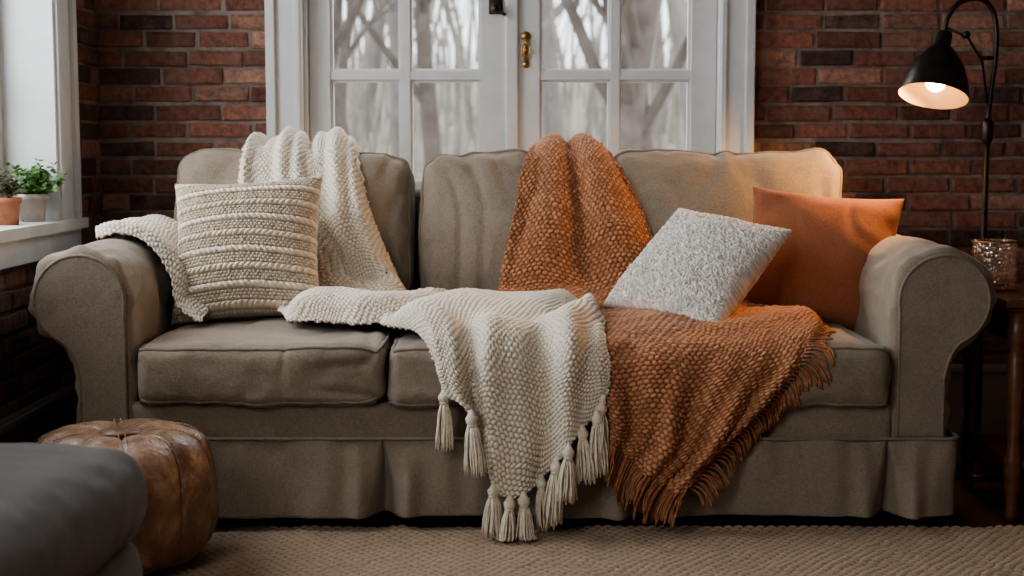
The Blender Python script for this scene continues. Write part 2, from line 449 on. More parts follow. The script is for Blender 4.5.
pot('potted_succulent', (-1.362, .375, SILL), .034, .027, .074, M_terra, 26, .045, .085, .013, 3, M_leaf2)
pot('potted_herb', (-1.355, .555, SILL), .041, .031, .078, M_pot2, 60, .12, .10, .018, 5, M_leaf)
pot('potted_cactus', (-1.445, .47, SILL), .028, .022, .062, M_terra, 22, .035, .10, .012, 9, M_leaf)

# ------------------------------------------------------------------ cushion primitive
def rbox_shape(half, r, crown=(0, 0, 0), bulge_pow=2, wr=0, seed=0, wscale=(1, 1, 1), freq=9, corner=None, gather=.004):
    half = np.array(half, float)
    def f(P):
        P = np.asarray(P, float); rr = r
        q = np.clip(P, -(half-rr), half-rr); d = P-q
        L = np.linalg.norm(d, axis=-1, keepdims=True); L[L == 0] = 1
        out = q + d/L*rr
        n = out/half
        ds = np.sort(half-np.abs(out), axis=-1)[..., 1]
        for ax in range(3):
            a, b = [i for i in range(3) if i != ax]
            w = (1-np.clip(np.abs(n[..., a]), 0, 1)**bulge_pow)*(1-np.clip(np.abs(n[..., b]), 0, 1)**bulge_pow)
            out[..., ax] += crown[ax]*w*np.sign(n[..., ax])*np.clip(np.abs(n[..., ax]), 0, 1)**2
        if corner is not None: out = corner(out, n)
        if wr:
            Q = out*np.array(wscale)
            w1 = vnoise(Q, freq, seed); w2 = vnoise(Q, freq*2.2, seed+5); w3 = vnoise(Q, freq*.8, seed+7)
            Qw = Q+np.stack([w1, w2, w3], -1)*.05
            c1 = vnoise(Qw, freq*.75, seed+9); c2 = vnoise(Qw, freq*1.4, seed+13)
            m1 = np.clip(vnoise(Q, freq*.6, seed+15)+.35, 0, 1); m2 = np.clip(vnoise(Q, freq*.6, seed+17)+.2, 0, 1)
            amt = wr*(w1*.7+w2*.22-np.exp(-(c1/.13)**2)*m1*.6-np.exp(-(c2/.16)**2)*m2*.4)
            edge = np.exp(-ds/.04)*(1-np.exp(-ds/.006))
            amt = amt+gather*edge*vnoise(out, 34, seed+21)*1.5
            out = out + (d/L)*amt[..., None]
        return out
    return f

def rbox(name, half, r, f, M, mat, parent, step=.014):
    hx, hy, hz = half
    def lin(h): return np.linspace(-h, h, max(4, int(2*h/step)))
    ax = [lin(hx), lin(hy), lin(hz)]
    Vs = []; Fs = []; off = 0
    for a in range(3):
        b, c = (a+1) % 3, (a+2) % 3
        for sg in (-1, 1):
            B, C = np.meshgrid(ax[b], ax[c])
            P = np.zeros(B.shape+(3,)); P[..., a] = sg*half[a]; P[..., b] = B; P[..., c] = C
            n1, n2 = B.shape; F = gridF(n1, n2, off)
            if sg < 0: F = F[:, ::-1]
            Vs.append(P.reshape(-1, 3)); Fs.append(F); off += n1*n2
    V = np.concatenate(Vs); F = np.concatenate(Fs)
    key = np.round(V*1e5).astype(np.int64)
    _, idx, inv = np.unique(key, axis=0, return_index=True, return_inverse=True)
    V = V[idx]; F = inv.reshape(-1)[F]
    V = f(V); Mn = np.array(M)
    V = V@Mn[:3, :3].T + Mn[:3, 3]
    return mesh_obj(name, V, F, mat, parent)

def curve_tube(name, pts, r, mat, parent, cyclic=False):
    cu = bpy.data.curves.new(name, 'CURVE'); cu.dimensions = '3D'; cu.bevel_depth = r; cu.bevel_resolution = 3; cu.use_fill_caps = True
    sp = cu.splines.new('POLY'); sp.points.add(len(pts)-1)
    for p, q in zip(sp.points, pts): p.co = (q[0], q[1], q[2], 1)
    sp.use_cyclic_u = cyclic; cu.materials.append(mat)
    return link(bpy.data.objects.new(name, cu), parent)

def loop_pts(half, plane_ax, val, step=.012):
    a, b = [i for i in range(3) if i != plane_ax]
    ha, hb = half[a], half[b]
    na, nb = int(2*ha/step), int(2*hb/step); pts = []
    for t in np.linspace(-ha, ha, na, endpoint=False): pts.append((t, -hb))
    for t in np.linspace(-hb, hb, nb, endpoint=False): pts.append((ha, t))
    for t in np.linspace(ha, -ha, na, endpoint=False): pts.append((t, hb))
    for t in np.linspace(hb, -hb, nb, endpoint=False): pts.append((-ha, t))
    P = np.zeros((len(pts), 3)); P[:, a] = [p[0] for p in pts]; P[:, b] = [p[1] for p in pts]; P[:, plane_ax] = val
    return P

def piped(name, half, r, f, M, parent, plane_ax, vals, mat=None, pr=.0045):
    Mn = np.array(M)
    for i, v in enumerate(vals):
        P = f(loop_pts(half, plane_ax, v)); P = P@Mn[:3, :3].T+Mn[:3, 3]
        curve_tube(name+'_piping_%d' % i, P, pr, mat or M_sofa_pipe, parent, True)

# ------------------------------------------------------------------ sofa
sofa = group('rolled_arm_sofa'); solid = []
for i, cx in enumerate((-.6175, 0.0, .6175)):
    half = (.3065, .335, .078); r = .036
    f = rbox_shape(half, r, (.002, .014, .016), 2.5, .018, 20+i, (1, .7, 1.3), 7)
    M = Matrix.Translation((cx, .295, .398))
    solid.append(rbox('seat_cushion_%d' % (i+1), half, r, f, M, M_sofa, sofa, .008))
    piped('seat_cushion_%d' % (i+1), half, r, f, M, sofa, 2, (half[2], -half[2]))
for i, (x0, x1) in enumerate(((-.982, -.290), (-.272, .260), (.278, .982))):
    hw = (x1-x0)/2; half = (hw, .10, .24); r = .056
    def corner(out, n):
        o = out.copy()
        c = np.clip((np.abs(n[..., 0])-.74)/.26, 0, 1)*np.clip((n[..., 2]), 0, 1)
        o[..., 2] -= .019*c**2
        return o
    f = rbox_shape(half, r, (.004, .064, .010), 2.0, .025, 40+i, (1.3, 1, .55), 5, corner, .006)
    M = Matrix.Translation(((x0+x1)/2, .770, .694)) @ Matrix.Rotation(math.radians(-13), 4, 'X')
    solid.append(rbox('back_cushion_%d' % (i+1), half, r, f, M, M_sofa, sofa, .009))
    piped('back_cushion_%d' % (i+1), half, r, f, M, sofa, 1, (-half[1]*.75,))
half = (.985, .085, .37)
f = rbox_shape(half, .05, (0, .01, 0), 2, .004, 60)
solid.append(rbox('back_frame', half, .05, f, Matrix.Translation((0, .945, .46)), M_sofa, sofa, .025))
half = (.945, .40, .062)
f = rbox_shape(half, .02, (0, 0, 0), 2, .006, 61)
solid.append(rbox('seat_rail', half, .02, f, Matrix.Translation((0, .395, .265)), M_sofa, sofa, .012))

def arm_profile():
    c = (1.060, .580); R = .130
    pts = [(.932, z) for z in np.linspace(.06, .55, 40)]
    for a in np.linspace(math.radians(186), math.radians(-62), 60):
        pts.append((c[0]+R*math.cos(a), c[1]+R*math.sin(a)))
    e = pts[-1]
    for t in np.linspace(0, 1, 12)[1:]:
        p1 = (e[0]-.028, e[1]-.014); p2 = (1.083, .38)
        x = (1-t)**2*e[0]+2*t*(1-t)*p1[0]+t*t*p2[0]; z = (1-t)**2*e[1]+2*t*(1-t)*p1[1]+t*t*p2[1]
        pts.append((x, z))
    pts += [(1.083, z) for z in np.linspace(.37, .06, 28)]
    P = np.array(pts)
    L = np.r_[0, np.cumsum(np.linalg.norm(np.diff(P, axis=0), axis=1))]
    n = 220; s = np.linspace(0, L[-1], n)
    return np.stack([np.interp(s, L, P[:, 0]), np.interp(s, L, P[:, 1])], -1)
AP = arm_profile()
def inset(P, d):
    T = np.gradient(P, axis=0); T /= np.linalg.norm(T, axis=1, keepdims=True)
    N = np.stack([T[:, 1], -T[:, 0]], -1)
    d = np.asarray(d, float)
    if d.ndim: d = d[:, None]
    return P + N*d
for side, nm in ((1, 'right'), (-1, 'left')):
    rf = .022
    angs = np.linspace(pi/2, 0, 8)
    Y = [rf*(1-math.sin(a)) for a in angs]; I = [rf*(1-math.cos(a)) for a in angs]
    ys2 = list(np.linspace(rf, 1.0, 100))[1:]
    Y += ys2; I += [0]*len(ys2)
    rows = []
    for y, i_ in zip(Y, I):
        P = inset(AP, i_)
        g = math.exp(-y/.10)
        Q = np.stack([P[:, 0]*30, np.full(len(P), y*5), P[:, 1]*30], -1)
        yy = np.full(len(P), y); R3 = np.stack([P[:, 0], yy, P[:, 1]], -1)
        cre = vnoise(R3+.05*vnoise(R3, 5, 3)[:, None], 6, 79+side)
        w = vnoise(Q, 1.2, 70+side)*.011*g*min(1, y/.02+.2) + min(1, y/.05)*(vnoise(R3, 6, 75+side)*.008-.009*np.exp(-(cre/.14)**2))
        P = inset(P, -w)
        z = P[:, 1] + .012*np.clip(y/.9, 0, 1)*np.clip((P[:, 1]-.3)/.3, 0, 1)
        rows.append(np.stack([P[:, 0]*side, yy, z], -1))
    V = np.array(rows); nr, nc = V.shape[:2]
    F = [tuple(f) for f in gridF(nr, nc).tolist()]
    F += [tuple(range(nc))[::-1], tuple((nr-1)*nc+k for k in range(nc))]
    o = mesh_obj('arm_'+nm, V.reshape(-1, 3), F, M_sofa, sofa)
    bm = bmesh.new(); bm.from_mesh(o.data); bmesh.ops.recalc_face_normals(bm, faces=bm.faces); bm.to_mesh(o.data); bm.free()
    solid.append(o)
    PI = inset(AP, .020); PI = PI[PI[:, 1] > .24]
    pv = np.stack([PI[:, 0]*side, np.full(len(PI), -.008), PI[:, 1]], -1); pb = pv.copy(); pb[:, 1] = .012
    n = len(pv); F = [tuple(range(n))]+[(k, (k+1) % n, n+(k+1) % n, n+k) for k in range(n)]
    o = mesh_obj('arm_panel_'+nm, np.r_[pv, pb], F, M_sofa, sofa, smooth=False)
    curve_tube('arm_piping_'+nm, pv+np.array([0, .003, 0]), .0048, M_sofa_pipe, sofa)

def skirt():
    path = []
    rc = .03; xo, yo = 1.10, -.020
    for y in np.arange(1.0, yo+rc, -.008): path.append((-xo, y, -1, 0))
    for a in np.linspace(0, pi/2, 8): path.append((-xo+rc-rc*math.cos(a), yo+rc-rc*math.sin(a), -math.cos(a), -math.sin(a)))
    for x in np.arange(-xo+rc, xo-rc, .004): path.append((x, yo, 0, -1))
    for a in np.linspace(pi/2, 0, 8): path.append((xo-rc+rc*math.cos(a), yo+rc-rc*math.sin(a), math.cos(a), -math.sin(a)))
    for y in np.arange(yo+rc, 1.0, .008): path.append((xo, y, 1, 0))
    A = np.array(path); q = np.r_[0, np.cumsum(np.linalg.norm(np.diff(A[:, :2], axis=0), axis=1))]
    front = np.abs(A[:, 3]) > .9
    rows = []; nz = 30
    for k in range(nz):
        t = k/(nz-1); z = .238-t*.190
        off = .014*t + .006*t*np.sin(q*9)+.004*t*np.sin(q*23+1)
        for px in (-.318, .318, -.925, .925):
            dx = np.where(front, A[:, 0]-px-.004*math.sin(t*3), 9)
            off = off - .054*(t**.55)*np.exp(-(dx/(.003+.024*t))**2) + .026*t*np.exp(-((np.abs(dx)-.058)/.024)**2)
        P3 = np.stack([A[:, 0], A[:, 1], np.full(len(A), z*.35)], -1)
        off = off + .013*vnoise(P3, 9, 90)*(.3+t)+.008*vnoise(P3, 24, 91)
        rows.append(np.stack([A[:, 0]+A[:, 2]*off, A[:, 1]+A[:, 3]*off, np.full(len(A), z)+.003*t*np.sin(q*7)], -1))
    V = np.array(rows)
    o = mesh_obj('skirt', V.reshape(-1, 3), gridF(nz, len(A)), M_sofa, sofa)
    m = o.modifiers.new('s', 'SOLIDIFY'); m.thickness = .005; m.offset = 0
    top = np.stack([A[:, 0]+A[:, 2]*.004, A[:, 1]+A[:, 3]*.004, np.full(len(A), .24)], -1)
    curve_tube('skirt_piping', top, .0045, M_sofa_pipe, sofa)
skirt()
mb = MB()
for x in (-1.01, 1.01):
    for y in (.03, .93):
        mb.lathe([(.02, .0), (.032, .006), (.04, .024), (.038, .04), (.028, .055), (.028, .09)], (x, y, .0), 24)
mb.obj('bun_feet', M_foot, sofa)

# ------------------------------------------------------------------ draping tools
def bvh_of(objs, extra=()):
    Vv = []; Ff = []; n = 0
    for o in objs:
        me = o.data
        Vv += [tuple(v.co) for v in me.vertices]; Ff += [tuple(i+n for i in p.vertices) for p in me.polygons]; n = len(Vv)
    for V, F in extra:
        Vv += [tuple(v) for v in V.reshape(-1, 3).tolist()]; Ff += [tuple(i+n for i in f) for f in F.tolist()]; n = len(Vv)
    return BVHTree.FromPolygons(Vv, Ff)

def pushout(P, tree, clear, mx=.12):
    sh = P.shape; Q = P.reshape(-1, 3).copy()
    for i in range(len(Q)):
        v = Vector(Q[i]); loc, nr, idx, dist = tree.find_nearest(v, mx)
        if loc is None: continue
        sd = (v-loc).dot(nr)
        if sd < clear:
            if dist > clear and sd > 0: continue
            Q[i] = loc+nr*clear
    return Q.reshape(sh)

def smooth_grid(P, it=1, w=.5):
    for _ in range(it):
        Q = P.copy()
        Q[1:-1] = P[1:-1]*(1-w)+w*.5*(P[:-2]+P[2:]); P = Q.copy()
        Q[:, 1:-1] = P[:, 1:-1]*(1-w)+w*.5*(P[:, :-2]+P[:, 2:]); P = Q
    return P

def cr(A, n):
    A = np.asarray(A, float); m = len(A); t = np.linspace(0, m-1, n)
    i = np.clip(np.floor(t).astype(int), 0, m-2); f = (t-i).reshape((-1,)+(1,)*(A.ndim-1))
    p0 = A[np.clip(i-1, 0, m-1)]; p1 = A[i]; p2 = A[i+1]; p3 = A[np.clip(i+2, 0, m-1)]
    return .5*((2*p1)+(-p0+p2)*f+(2*p0-5*p1+4*p2-p3)*f**2+(-p0+3*p1-3*p2+p3)*f**3)

def cgrid(C, nv, nu):
    A = cr(C, nv); A = cr(np.swapaxes(A, 0, 1), nu); return np.swapaxes(A, 0, 1)

PK = np.array([(0, 1.05, .60), (.5, 1.045, .80), (.75, .99, .92), (1, .87, .955), (1.1, .80, .950), (1.22, .73, .905), (1.5, .635, .76), (1.8, .60, .62), (1.93, .575, .56),
      (2.05, .53, .525), (2.2, .46, .508), (2.5, .30, .512), (2.8, .10, .505), (2.93, .02, .495), (3.0, -.04, .462), (3.06, -.06, .43), (3.3, -.066, .322), (4.0, -.075, .0), (4.3, -.08, -.138)])
SS = np.linspace(0, 4.3, 2600)
PYs = np.interp(SS, PK[:, 0], PK[:, 1]); PZs = np.interp(SS, PK[:, 0], PK[:, 2])
ker = np.hanning(61); ker /= ker.sum()
def sm(a):
    b_ = np.r_[np.full(30, a[0]), a, np.full(30, a[-1])]; return np.convolve(b_, ker, 'valid')
PYs, PZs = sm(PYs), sm(PZs)
TY, TZ = np.gradient(PYs), np.gradient(PZs); LL = np.hypot(TY, TZ)+1e-9
NY, NZ = TZ/LL, -TY/LL
def lay(XS, off):
    X, S = XS[..., 0], XS[..., 1]
    y = np.interp(S, SS, PYs); z = np.interp(S, SS, PZs); ny = np.interp(S, SS, NY); nz = np.interp(S, SS, NZ)
    return np.stack([X, y+ny*off, z+nz*off], -1)

def grid_normals(P):
    du = np.gradient(P, axis=1); dv = np.gradient(P, axis=0)
    N = np.cross(dv, du); return N/(np.linalg.norm(N, axis=-1, keepdims=True)+1e-12)
def arclen(P):
    du = np.linalg.norm(np.diff(P, axis=1), axis=-1); U = np.concatenate([np.zeros((P.shape[0], 1)), np.cumsum(du, 1)], 1)
    dv = np.linalg.norm(np.diff(P, axis=0), axis=-1); Vv = np.concatenate([np.zeros((1, P.shape[1])), np.cumsum(dv, 0)], 0)
    return U.mean(0)[None, :]*.5+U*.5, Vv.mean(1)[:, None]*.5+Vv*.5

def stitch_cream(U, V):
    cw, ch = .0135, .0115
    rowi = np.floor(V/ch); v = V/ch-rowi; u0 = U/cw+.5*(rowi % 2); u = u0-np.floor(u0)
    x = (u-.5)*2; y = (v-.5)*2
    y2 = y - .35*x*np.where(rowi % 2 > 0, 1, -1)
    return np.clip(1-(x*x*.95+y2*y2*.95), 0, 1)**.5
def stitch_rust(U, V):
    cw, ch = .0160, .0125
    rowi = np.floor(V/ch); v = V/ch-rowi; u0 = U/cw+.5*(rowi % 2); u = u0-np.floor(u0)
    x = (u-.5)*2; y = (v-.5)*2
    y = y+.3*x*np.where(rowi % 2 > 0, 1, -1)
    jit = hash3(np.floor(u0).astype(np.int64), rowi.astype(np.int64), rowi.astype(np.int64)*0, 5)
    return np.clip(1-(x*x*1.0+y*y*.9), 0, 1)**.5*(.72+.28*jit)

def make_cloth(name, C, parent, mat, trees, clear, fold, stitch, amp, fine=.003, thick=.007, seed=0, nu=70, nv=120, wr=.006, wb=.0035):
    XS = cgrid(np.array(C, float), nv, nu)
    u = np.linspace(0, 1, nu)[None, :]+np.zeros((nv, 1)); v = np.linspace(0, 1, nv)[:, None]+np.zeros((1, nu))
    off = fold(u, v, XS)
    if XS.shape[-1] == 2: P = lay(XS, off)
    else: P = XS.copy(); P += grid_normals(P)*off[..., None]
    P = P + wr*np.stack([vnoise(P, 8, seed+k) for k in range(3)], -1)
    for tr_ in trees: P = pushout(P, tr_, clear)
    P = smooth_grid(P, 2, .5)
    for tr_ in trees: P = pushout(P, tr_, clear)
    P = smooth_grid(P, 1, .4)
    du = np.linalg.norm(np.diff(P, axis=1), axis=-1).sum(1).max(); dv = np.linalg.norm(np.diff(P, axis=0), axis=-1).sum(0).max()
    NU, NV = min(int(du/fine), 460), min(int(dv/fine), 640)
    Pf = cgrid(P, NV, NU); N = grid_normals(Pf); U, V = arclen(Pf)
    wob = vnoise(Pf, 30, seed+3)*wb; wob2 = vnoise(Pf, 26, seed+4)*wb
    h = stitch(U+wob, V+wob2)
    Pd = Pf + N*(h*amp*(1+.4*vnoise(Pf, 60, seed+7)))[..., None]
    o = mesh_obj(name, Pd.reshape(-1, 3), clothF(NV, NU), mat, parent)
    at = o.data.attributes.new('h', 'FLOAT', 'POINT'); at.data.foreach_set('value', (h*.8).ravel().astype(np.float32))
    m = o.modifiers.new('thick', 'SOLIDIFY'); m.thickness = thick; m.offset = -1
    return P, Pf, o

tree_sofa = bvh_of(solid)

# ---- rust throw
rust = group('rust_knit_throw')
CR = [
 [(.10, .55), (.14, .55), (.19, .55), (.23, .55)],
 [(.08, .80), (.14, .80), (.19, .80), (.245, .80)],
 [(.065, 1.0), (.13, 1.0), (.19, 1.0), (.258, 1.0)],
 [(.03, 1.28), (.13, 1.28), (.23, 1.28), (.335, 1.28)],
 [(-.005, 1.6), (.12, 1.6), (.27, 1.6), (.395, 1.6)],
 [(-.04, 1.92), (.12, 1.92), (.30, 1.93), (.46, 1.93)],
 [(-.03, 2.15), (.17, 2.15), (.40, 2.15), (.66, 2.18)],
 [(.06, 2.45), (.26, 2.45), (.50, 2.42), (.80, 2.36)],
 [(.14, 2.8), (.32, 2.82), (.55, 2.82), (.785, 2.66)],
 [(.18, 3.02), (.35, 3.05), (.55, 3.04), (.725, 2.98)],
 [(.205, 3.2), (.34, 3.26), (.50, 3.26), (.655, 3.18)],
 [(.22, 3.34), (.33, 3.46), (.45, 3.52), (.55, 3.42)],
 [(.222, 3.44), (.29, 3.58), (.365, 3.70), (.42, 3.72)],
]
def fold_r(u, v, XS):
    S = XS[..., 1]; X = XS[..., 0]
    ph = .5*vnoise(np.stack([u*0, v, u*0], -1), 3, 5)
    back = np.clip((2.1-S)/.5, 0, 1)*np.clip((S-.7)/.3, 0, 1)
    seat = np.clip((S-1.95)/.2, 0, 1)*np.clip((3.0-S)/.3, 0, 1)
    front = np.clip((S-2.95)/.3, 0, 1)
    e = np.minimum(1, np.minimum(u, 1-u)/.06)
    a = .036*back*np.abs(np.sin(pi*(2.3*u+ph+.2)))**1.0
    c = .032*seat*np.abs(vnoise(np.stack([X*5+2*S, S*7, X*0], -1), 1.2, 9))
    d = front*(.032*(.5+.5*np.sin(2*pi*(3.2*(u-.25*(S-3))+.2)))+.010*np.sin(2*pi*6.5*u+2)+.006)
    return (a+c+d)*e+.002
Pr, Prf, rust_o = make_cloth('throw_cloth', CR, rust, M_rusty, [tree_sofa], .004, fold_r, stitch_rust, .0064, .0029, .006, 100, 80, 170, .010, .005)

def edge_frame(Pf, which):
    if which == 'bottom': return Pf[-1], Pf[-1]-Pf[-4]
    if which == 'right': return Pf[:, -1], Pf[:, -1]-Pf[:, -4]

def fringe(mb, E, D, spacing, length, r, seed, tree, grav=.9, y_off=-.004):
    rs = random.Random(seed)
    L = np.r_[0, np.cumsum(np.linalg.norm(np.diff(E, axis=0), axis=1))]
    for s in np.arange(spacing/2, L[-1], spacing):
        p = np.array([np.interp(s, L, E[:, k]) for k in range(3)]); d = np.array([np.interp(s, L, D[:, k]) for k in range(3)]); d /= np.linalg.norm(d)+1e-9
        lg = rs.uniform(.75, 1.15)
        for q in range(4):
            l = length*lg*rs.uniform(.88, 1.05); cur = Vector(p)+Vector((rs.uniform(-.003, .003), y_off+rs.uniform(-.004, .001), 0)); pts = [cur.copy()]
            dr = Vector(d)
            wig = Vector((rs.uniform(-.35, .35), rs.uniform(-.16, .08), 0)); n = 7
            for k in range(n):
                g = grav*(k+1)/n*1.3
                dd = (dr*(1-.75*k/n)+Vector((0, 0, -g))+wig*math.sin(k*1.1+q)).normalized()
                cur = cur+dd*l/n
                loc, nr, idx, dist = tree.find_nearest(cur, .05)
                if loc is not None and (cur-loc).dot(nr) < .004: cur = loc+nr*.004
                if cur.z < RUG+.003: cur.z = RUG+.003
                pts.append(cur.copy())
            mb.tube(pts, [r*1.2]+[r]*(n-1)+[r*.7], 5)
mb = MB()
E, D = edge_frame(Prf, 'bottom'); fringe(mb, E, D, .011, .094, .0022, 1, tree_sofa)
E, D = edge_frame(Prf, 'right'); k0 = int(len(E)*.50); fringe(mb, E[k0:], D[k0:], .011, .086, .0022, 2, tree_sofa, 1.1)
mb.obj('throw_fringe', M_fringe, rust)

# ---- cream throw
cream = group('cream_knit_throw')
tree2 = bvh_of(solid, [(Pr, clothF(Pr.shape[0], Pr.shape[1]))])
CA = [
 [(-.74, .55), (-.68, .55), (-.60, .55), (-.52, .55)],
 [(-.77, .8), (-.70, .8), (-.60, .8), (-.49, .8)],
 [(-.785, 1.0), (-.69, 1.0), (-.59, 1.0), (-.475, 1.0)],
 [(-.79, 1.28), (-.68, 1.28), (-.56, 1.28), (-.44, 1.28)],
 [(-.76, 1.6), (-.64, 1.6), (-.52, 1.6), (-.39, 1.6)],
 [(-.68, 1.88), (-.56, 1.9), (-.45, 1.92), (-.32, 1.92)],
 [(-.64, 2.15), (-.54, 2.15), (-.40, 2.15), (-.26, 2.12)],
 [(-.63, 2.45), (-.50, 2.45), (-.36, 2.42), (-.18, 2.35)],
 [(-.58, 2.70), (-.46, 2.74), (-.33, 2.72), (-.15, 2.62)],
]
def fold_a(u, v, XS):
    S = XS[..., 1]; X = XS[..., 0]
    back = np.clip((2.05-S)/.3, 0, 1); seat = 1-back
    e = np.minimum(1, np.minimum(u, 1-u)/.07)*np.minimum(1, (1-v)/.05)
    a = .050*back*np.abs(np.sin(pi*(2.5*u+.25*np.sin(v*5)+.25)))**.9+.010*back*np.sin(2*pi*(7*u+v*2))
    c = seat*(.050*np.abs(np.sin(pi*(2.6*(v*1.6+u*.5)+.4*np.sin(u*6))))**1.1+.025*np.abs(vnoise(np.stack([X*6, S*6, X*0], -1), 1, 4)))
    return (a+c)*e+.003
PA, PAf, _ = make_cloth('throw_back_drape', CA, cream, M_cream, [tree_sofa], .006, fold_a, stitch_cream, .0055, .0028, .007, 200, 70, 130, .008)
CB = [
 [(-.22, 2.16), (-.14, 2.12), (-.06, 2.08), (.04, 2.10), (.14, 2.16), (.215, 2.22)],
 [(-.32, 2.42), (-.20, 2.36), (-.08, 2.34), (.04, 2.36), (.15, 2.40), (.225, 2.44)],
 [(-.33, 2.74), (-.23, 2.64), (-.10, 2.62), (.04, 2.62), (.15, 2.66), (.23, 2.70)],
 [(-.25, 2.90), (-.17, 2.88), (-.07, 2.88), (.04, 2.88), (.15, 2.9), (.232, 2.92)],
 [(-.195, 3.02), (-.125, 3.06), (-.06, 3.10), (.04, 3.12), (.15, 3.06), (.236, 3.02)],
 [(-.175, 3.10), (-.11, 3.20), (-.055, 3.38), (.05, 3.40), (.145, 3.24), (.238, 3.11)],
 [(-.165, 3.16), (-.095, 3.27), (-.045, 3.62), (.05, 3.64), (.14, 3.40), (.236, 3.20)],
 [(-.163, 3.18), (-.09, 3.30), (-.035, 3.71), (.055, 3.72), (.135, 3.46), (.235, 3.235)],
]
def fold_b(u, v, XS):
    S = XS[..., 1]
    seat = np.clip((3.0-S)/.25, 0, 1); fr = 1-seat
    e = np.minimum(1, np.minimum(u, 1-u)/.05)
    top = np.minimum(1, v/.04)
    a = .042*seat*np.abs(np.sin(pi*(2.0*u+2.6*v+.3*np.sin(u*7))))**1.1+.012*seat
    d = fr*(.044*(.5+.5*np.sin(2*pi*(3.0*u-.12-.12*(S-3))))**1.2+.012*np.sin(2*pi*5.4*u+1)*fr+.012)
    return (a+d)*e*top+.004
PB, PBf, _ = make_cloth('throw_front_drape', CB, cream, M_cream, [tree2], .009, fold_b, stitch_cream, .0055, .0027, .007, 300, 90, 110, .009)
CC = []
for yy in (.30, .42, .56, .68):
    CC.append([(-1.10, yy, .705), (-1.04, yy, .725), (-.965, yy, .69), (-.915, yy-.01, .61), (-.895, yy-.03, .54), (-.83, yy-.05, .495)])
CC = np.swapaxes(np.array(CC), 0, 1)
def fold_c(u, v, XS):
    e = np.minimum(1, np.minimum(u, 1-u)/.08)
    return (.024*np.abs(np.sin(pi*(2.6*u+.3*np.sin(v*4))))+.004)*e+.006
make_cloth('throw_arm_flap', CC, cream, M_cream, [tree_sofa], .007, fold_c, stitch_cream, .005, .003, .007, 400, 40, 60)

def tassel(mb, p, L, W, seed, tilt=(0, 0)):
    rs = random.Random(seed); p = Vector(p)
    hd = L*.20
    ax = Vector((tilt[0], tilt[1], -1)).normalized()
    mb.tube([p+Vector((0, 0, .008)), p+ax*.004, p+ax*hd*.35, p+ax*hd*.75, p+ax*hd], [.004, .010, .0145, .0135, .009], 12)
    mb.tube([p+ax*hd*.85, p+ax*hd*1.1], [.0112, .0112], 12)
    for k in range(60):
        th = rs.uniform(0, 2*pi); rr = math.sqrt(rs.uniform(.02, 1)); l = L*rs.uniform(.74, .86)
        o = Vector((math.cos(th), math.sin(th), 0))*rr; pts = []
        ph = rs.uniform(0, 6)
        for i in range(6):
            t = i/5
            w = .009+(W/2-.009)*(t**.55)*(1-.10*t)
            q = p+ax*(hd+t*l)+o*w+Vector((math.sin(ph+t*7), math.cos(ph+t*7), 0))*.002*t
            if q.z < RUG+.004: q.z = RUG+.004+rs.uniform(0, .006)
            pts.append(q)
        mb.tube(pts, [.0021]*5+[.0014], 5)
mb = MB()
row = PBf[-1]; n = len(row)
fr = [.02, .19, .39, .49, .56, .65, .73, .79, .86, .925, .985]
for i, f_ in enumerate(fr):
    p = row[int(f_*(n-1))]+np.array([0, -.010-.004*(i % 2), 0.0])
    tassel(mb, p, .132+.014*math.sin(i*2.3), .056, i, (math.sin(i*1.7)*.08, -.04))
mb.obj('tassels', M_tassel, cream)

# ------------------------------------------------------------------ throw pillows
def pillow(name, c, e1, e2, w, h, t, mat, hfun, amp, res=220, seed=0, attr=True, wr=.004):
    e1 = Vector(e1).normalized(); e2 = Vector(e2); e2 = (e2-e1*e2.dot(e1)).normalized(); e3 = e1.cross(e2)
    g = np.linspace(-1, 1, res); g = np.sin(g*pi/2)*.35+g*.65
    U, V = np.meshgrid(g, g)
    out = []
    for sgn in (1, -1):
        x = U*(w/2)*(1-.085*(1-V**2)*np.abs(U)); y = V*(h/2)*(1-.085*(1-U**2)*np.abs(V))
        prof = (np.clip(1-np.abs(U)**2.2, 0, 1)*np.clip(1-np.abs(V)**2.2, 0, 1))**.52
        z = t/2*prof
        Q = np.stack([x, y, np.full_like(x, sgn*.3)], -1)
        edge = np.clip(prof*2.2, 0, 1)
        ed = 1-np.clip(np.minimum(1-np.abs(U), 1-np.abs(V))/.35, 0, 1)
        cre = vnoise(Q+.03*vnoise(Q, 9, seed+1)[..., None], 6, seed+11)
        z = z + edge*(wr*1.8*vnoise(Q, 8, seed)+wr*.8*ed*vnoise(Q, 22, seed+3)-wr*.45*np.exp(-(cre/.2)**2))
        hh = hfun(x, y, seed)
        z = z + edge**.5*hh*amp
        out.append((x, y, sgn*(z+.0015), hh))
    V3 = []; Hs = []
    for (x, y, z, hh) in out:
        P = np.stack([x, y, z], -1).reshape(-1, 3); Wd = np.array(c)+P[:, :1]*np.array(e1)+P[:, 1:2]*np.array(e2)+P[:, 2:]*np.array(e3)
        V3.append(Wd); Hs.append(hh.ravel())
    F1 = gridF(res, res); F2 = gridF(res, res, res*res)[:, ::-1]
    b = []; R = res
    loop = [i for i in range(R)]+[R*(k+1)-1 for k in range(1, R)]+[R*R-1-k for k in range(1, R)]+[R*(R-1-k) for k in range(1, R-1)]
    for i in range(len(loop)):
        a0, a1 = loop[i], loop[(i+1) % len(loop)]; b.append((a1, a0, a0+R*R, a1+R*R))
    o = mesh_obj(name, np.concatenate(V3), F1.tolist()+F2.tolist()+b, mat)
    if attr:
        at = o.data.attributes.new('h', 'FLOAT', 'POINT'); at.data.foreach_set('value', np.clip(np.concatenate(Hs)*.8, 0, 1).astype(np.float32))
    return o

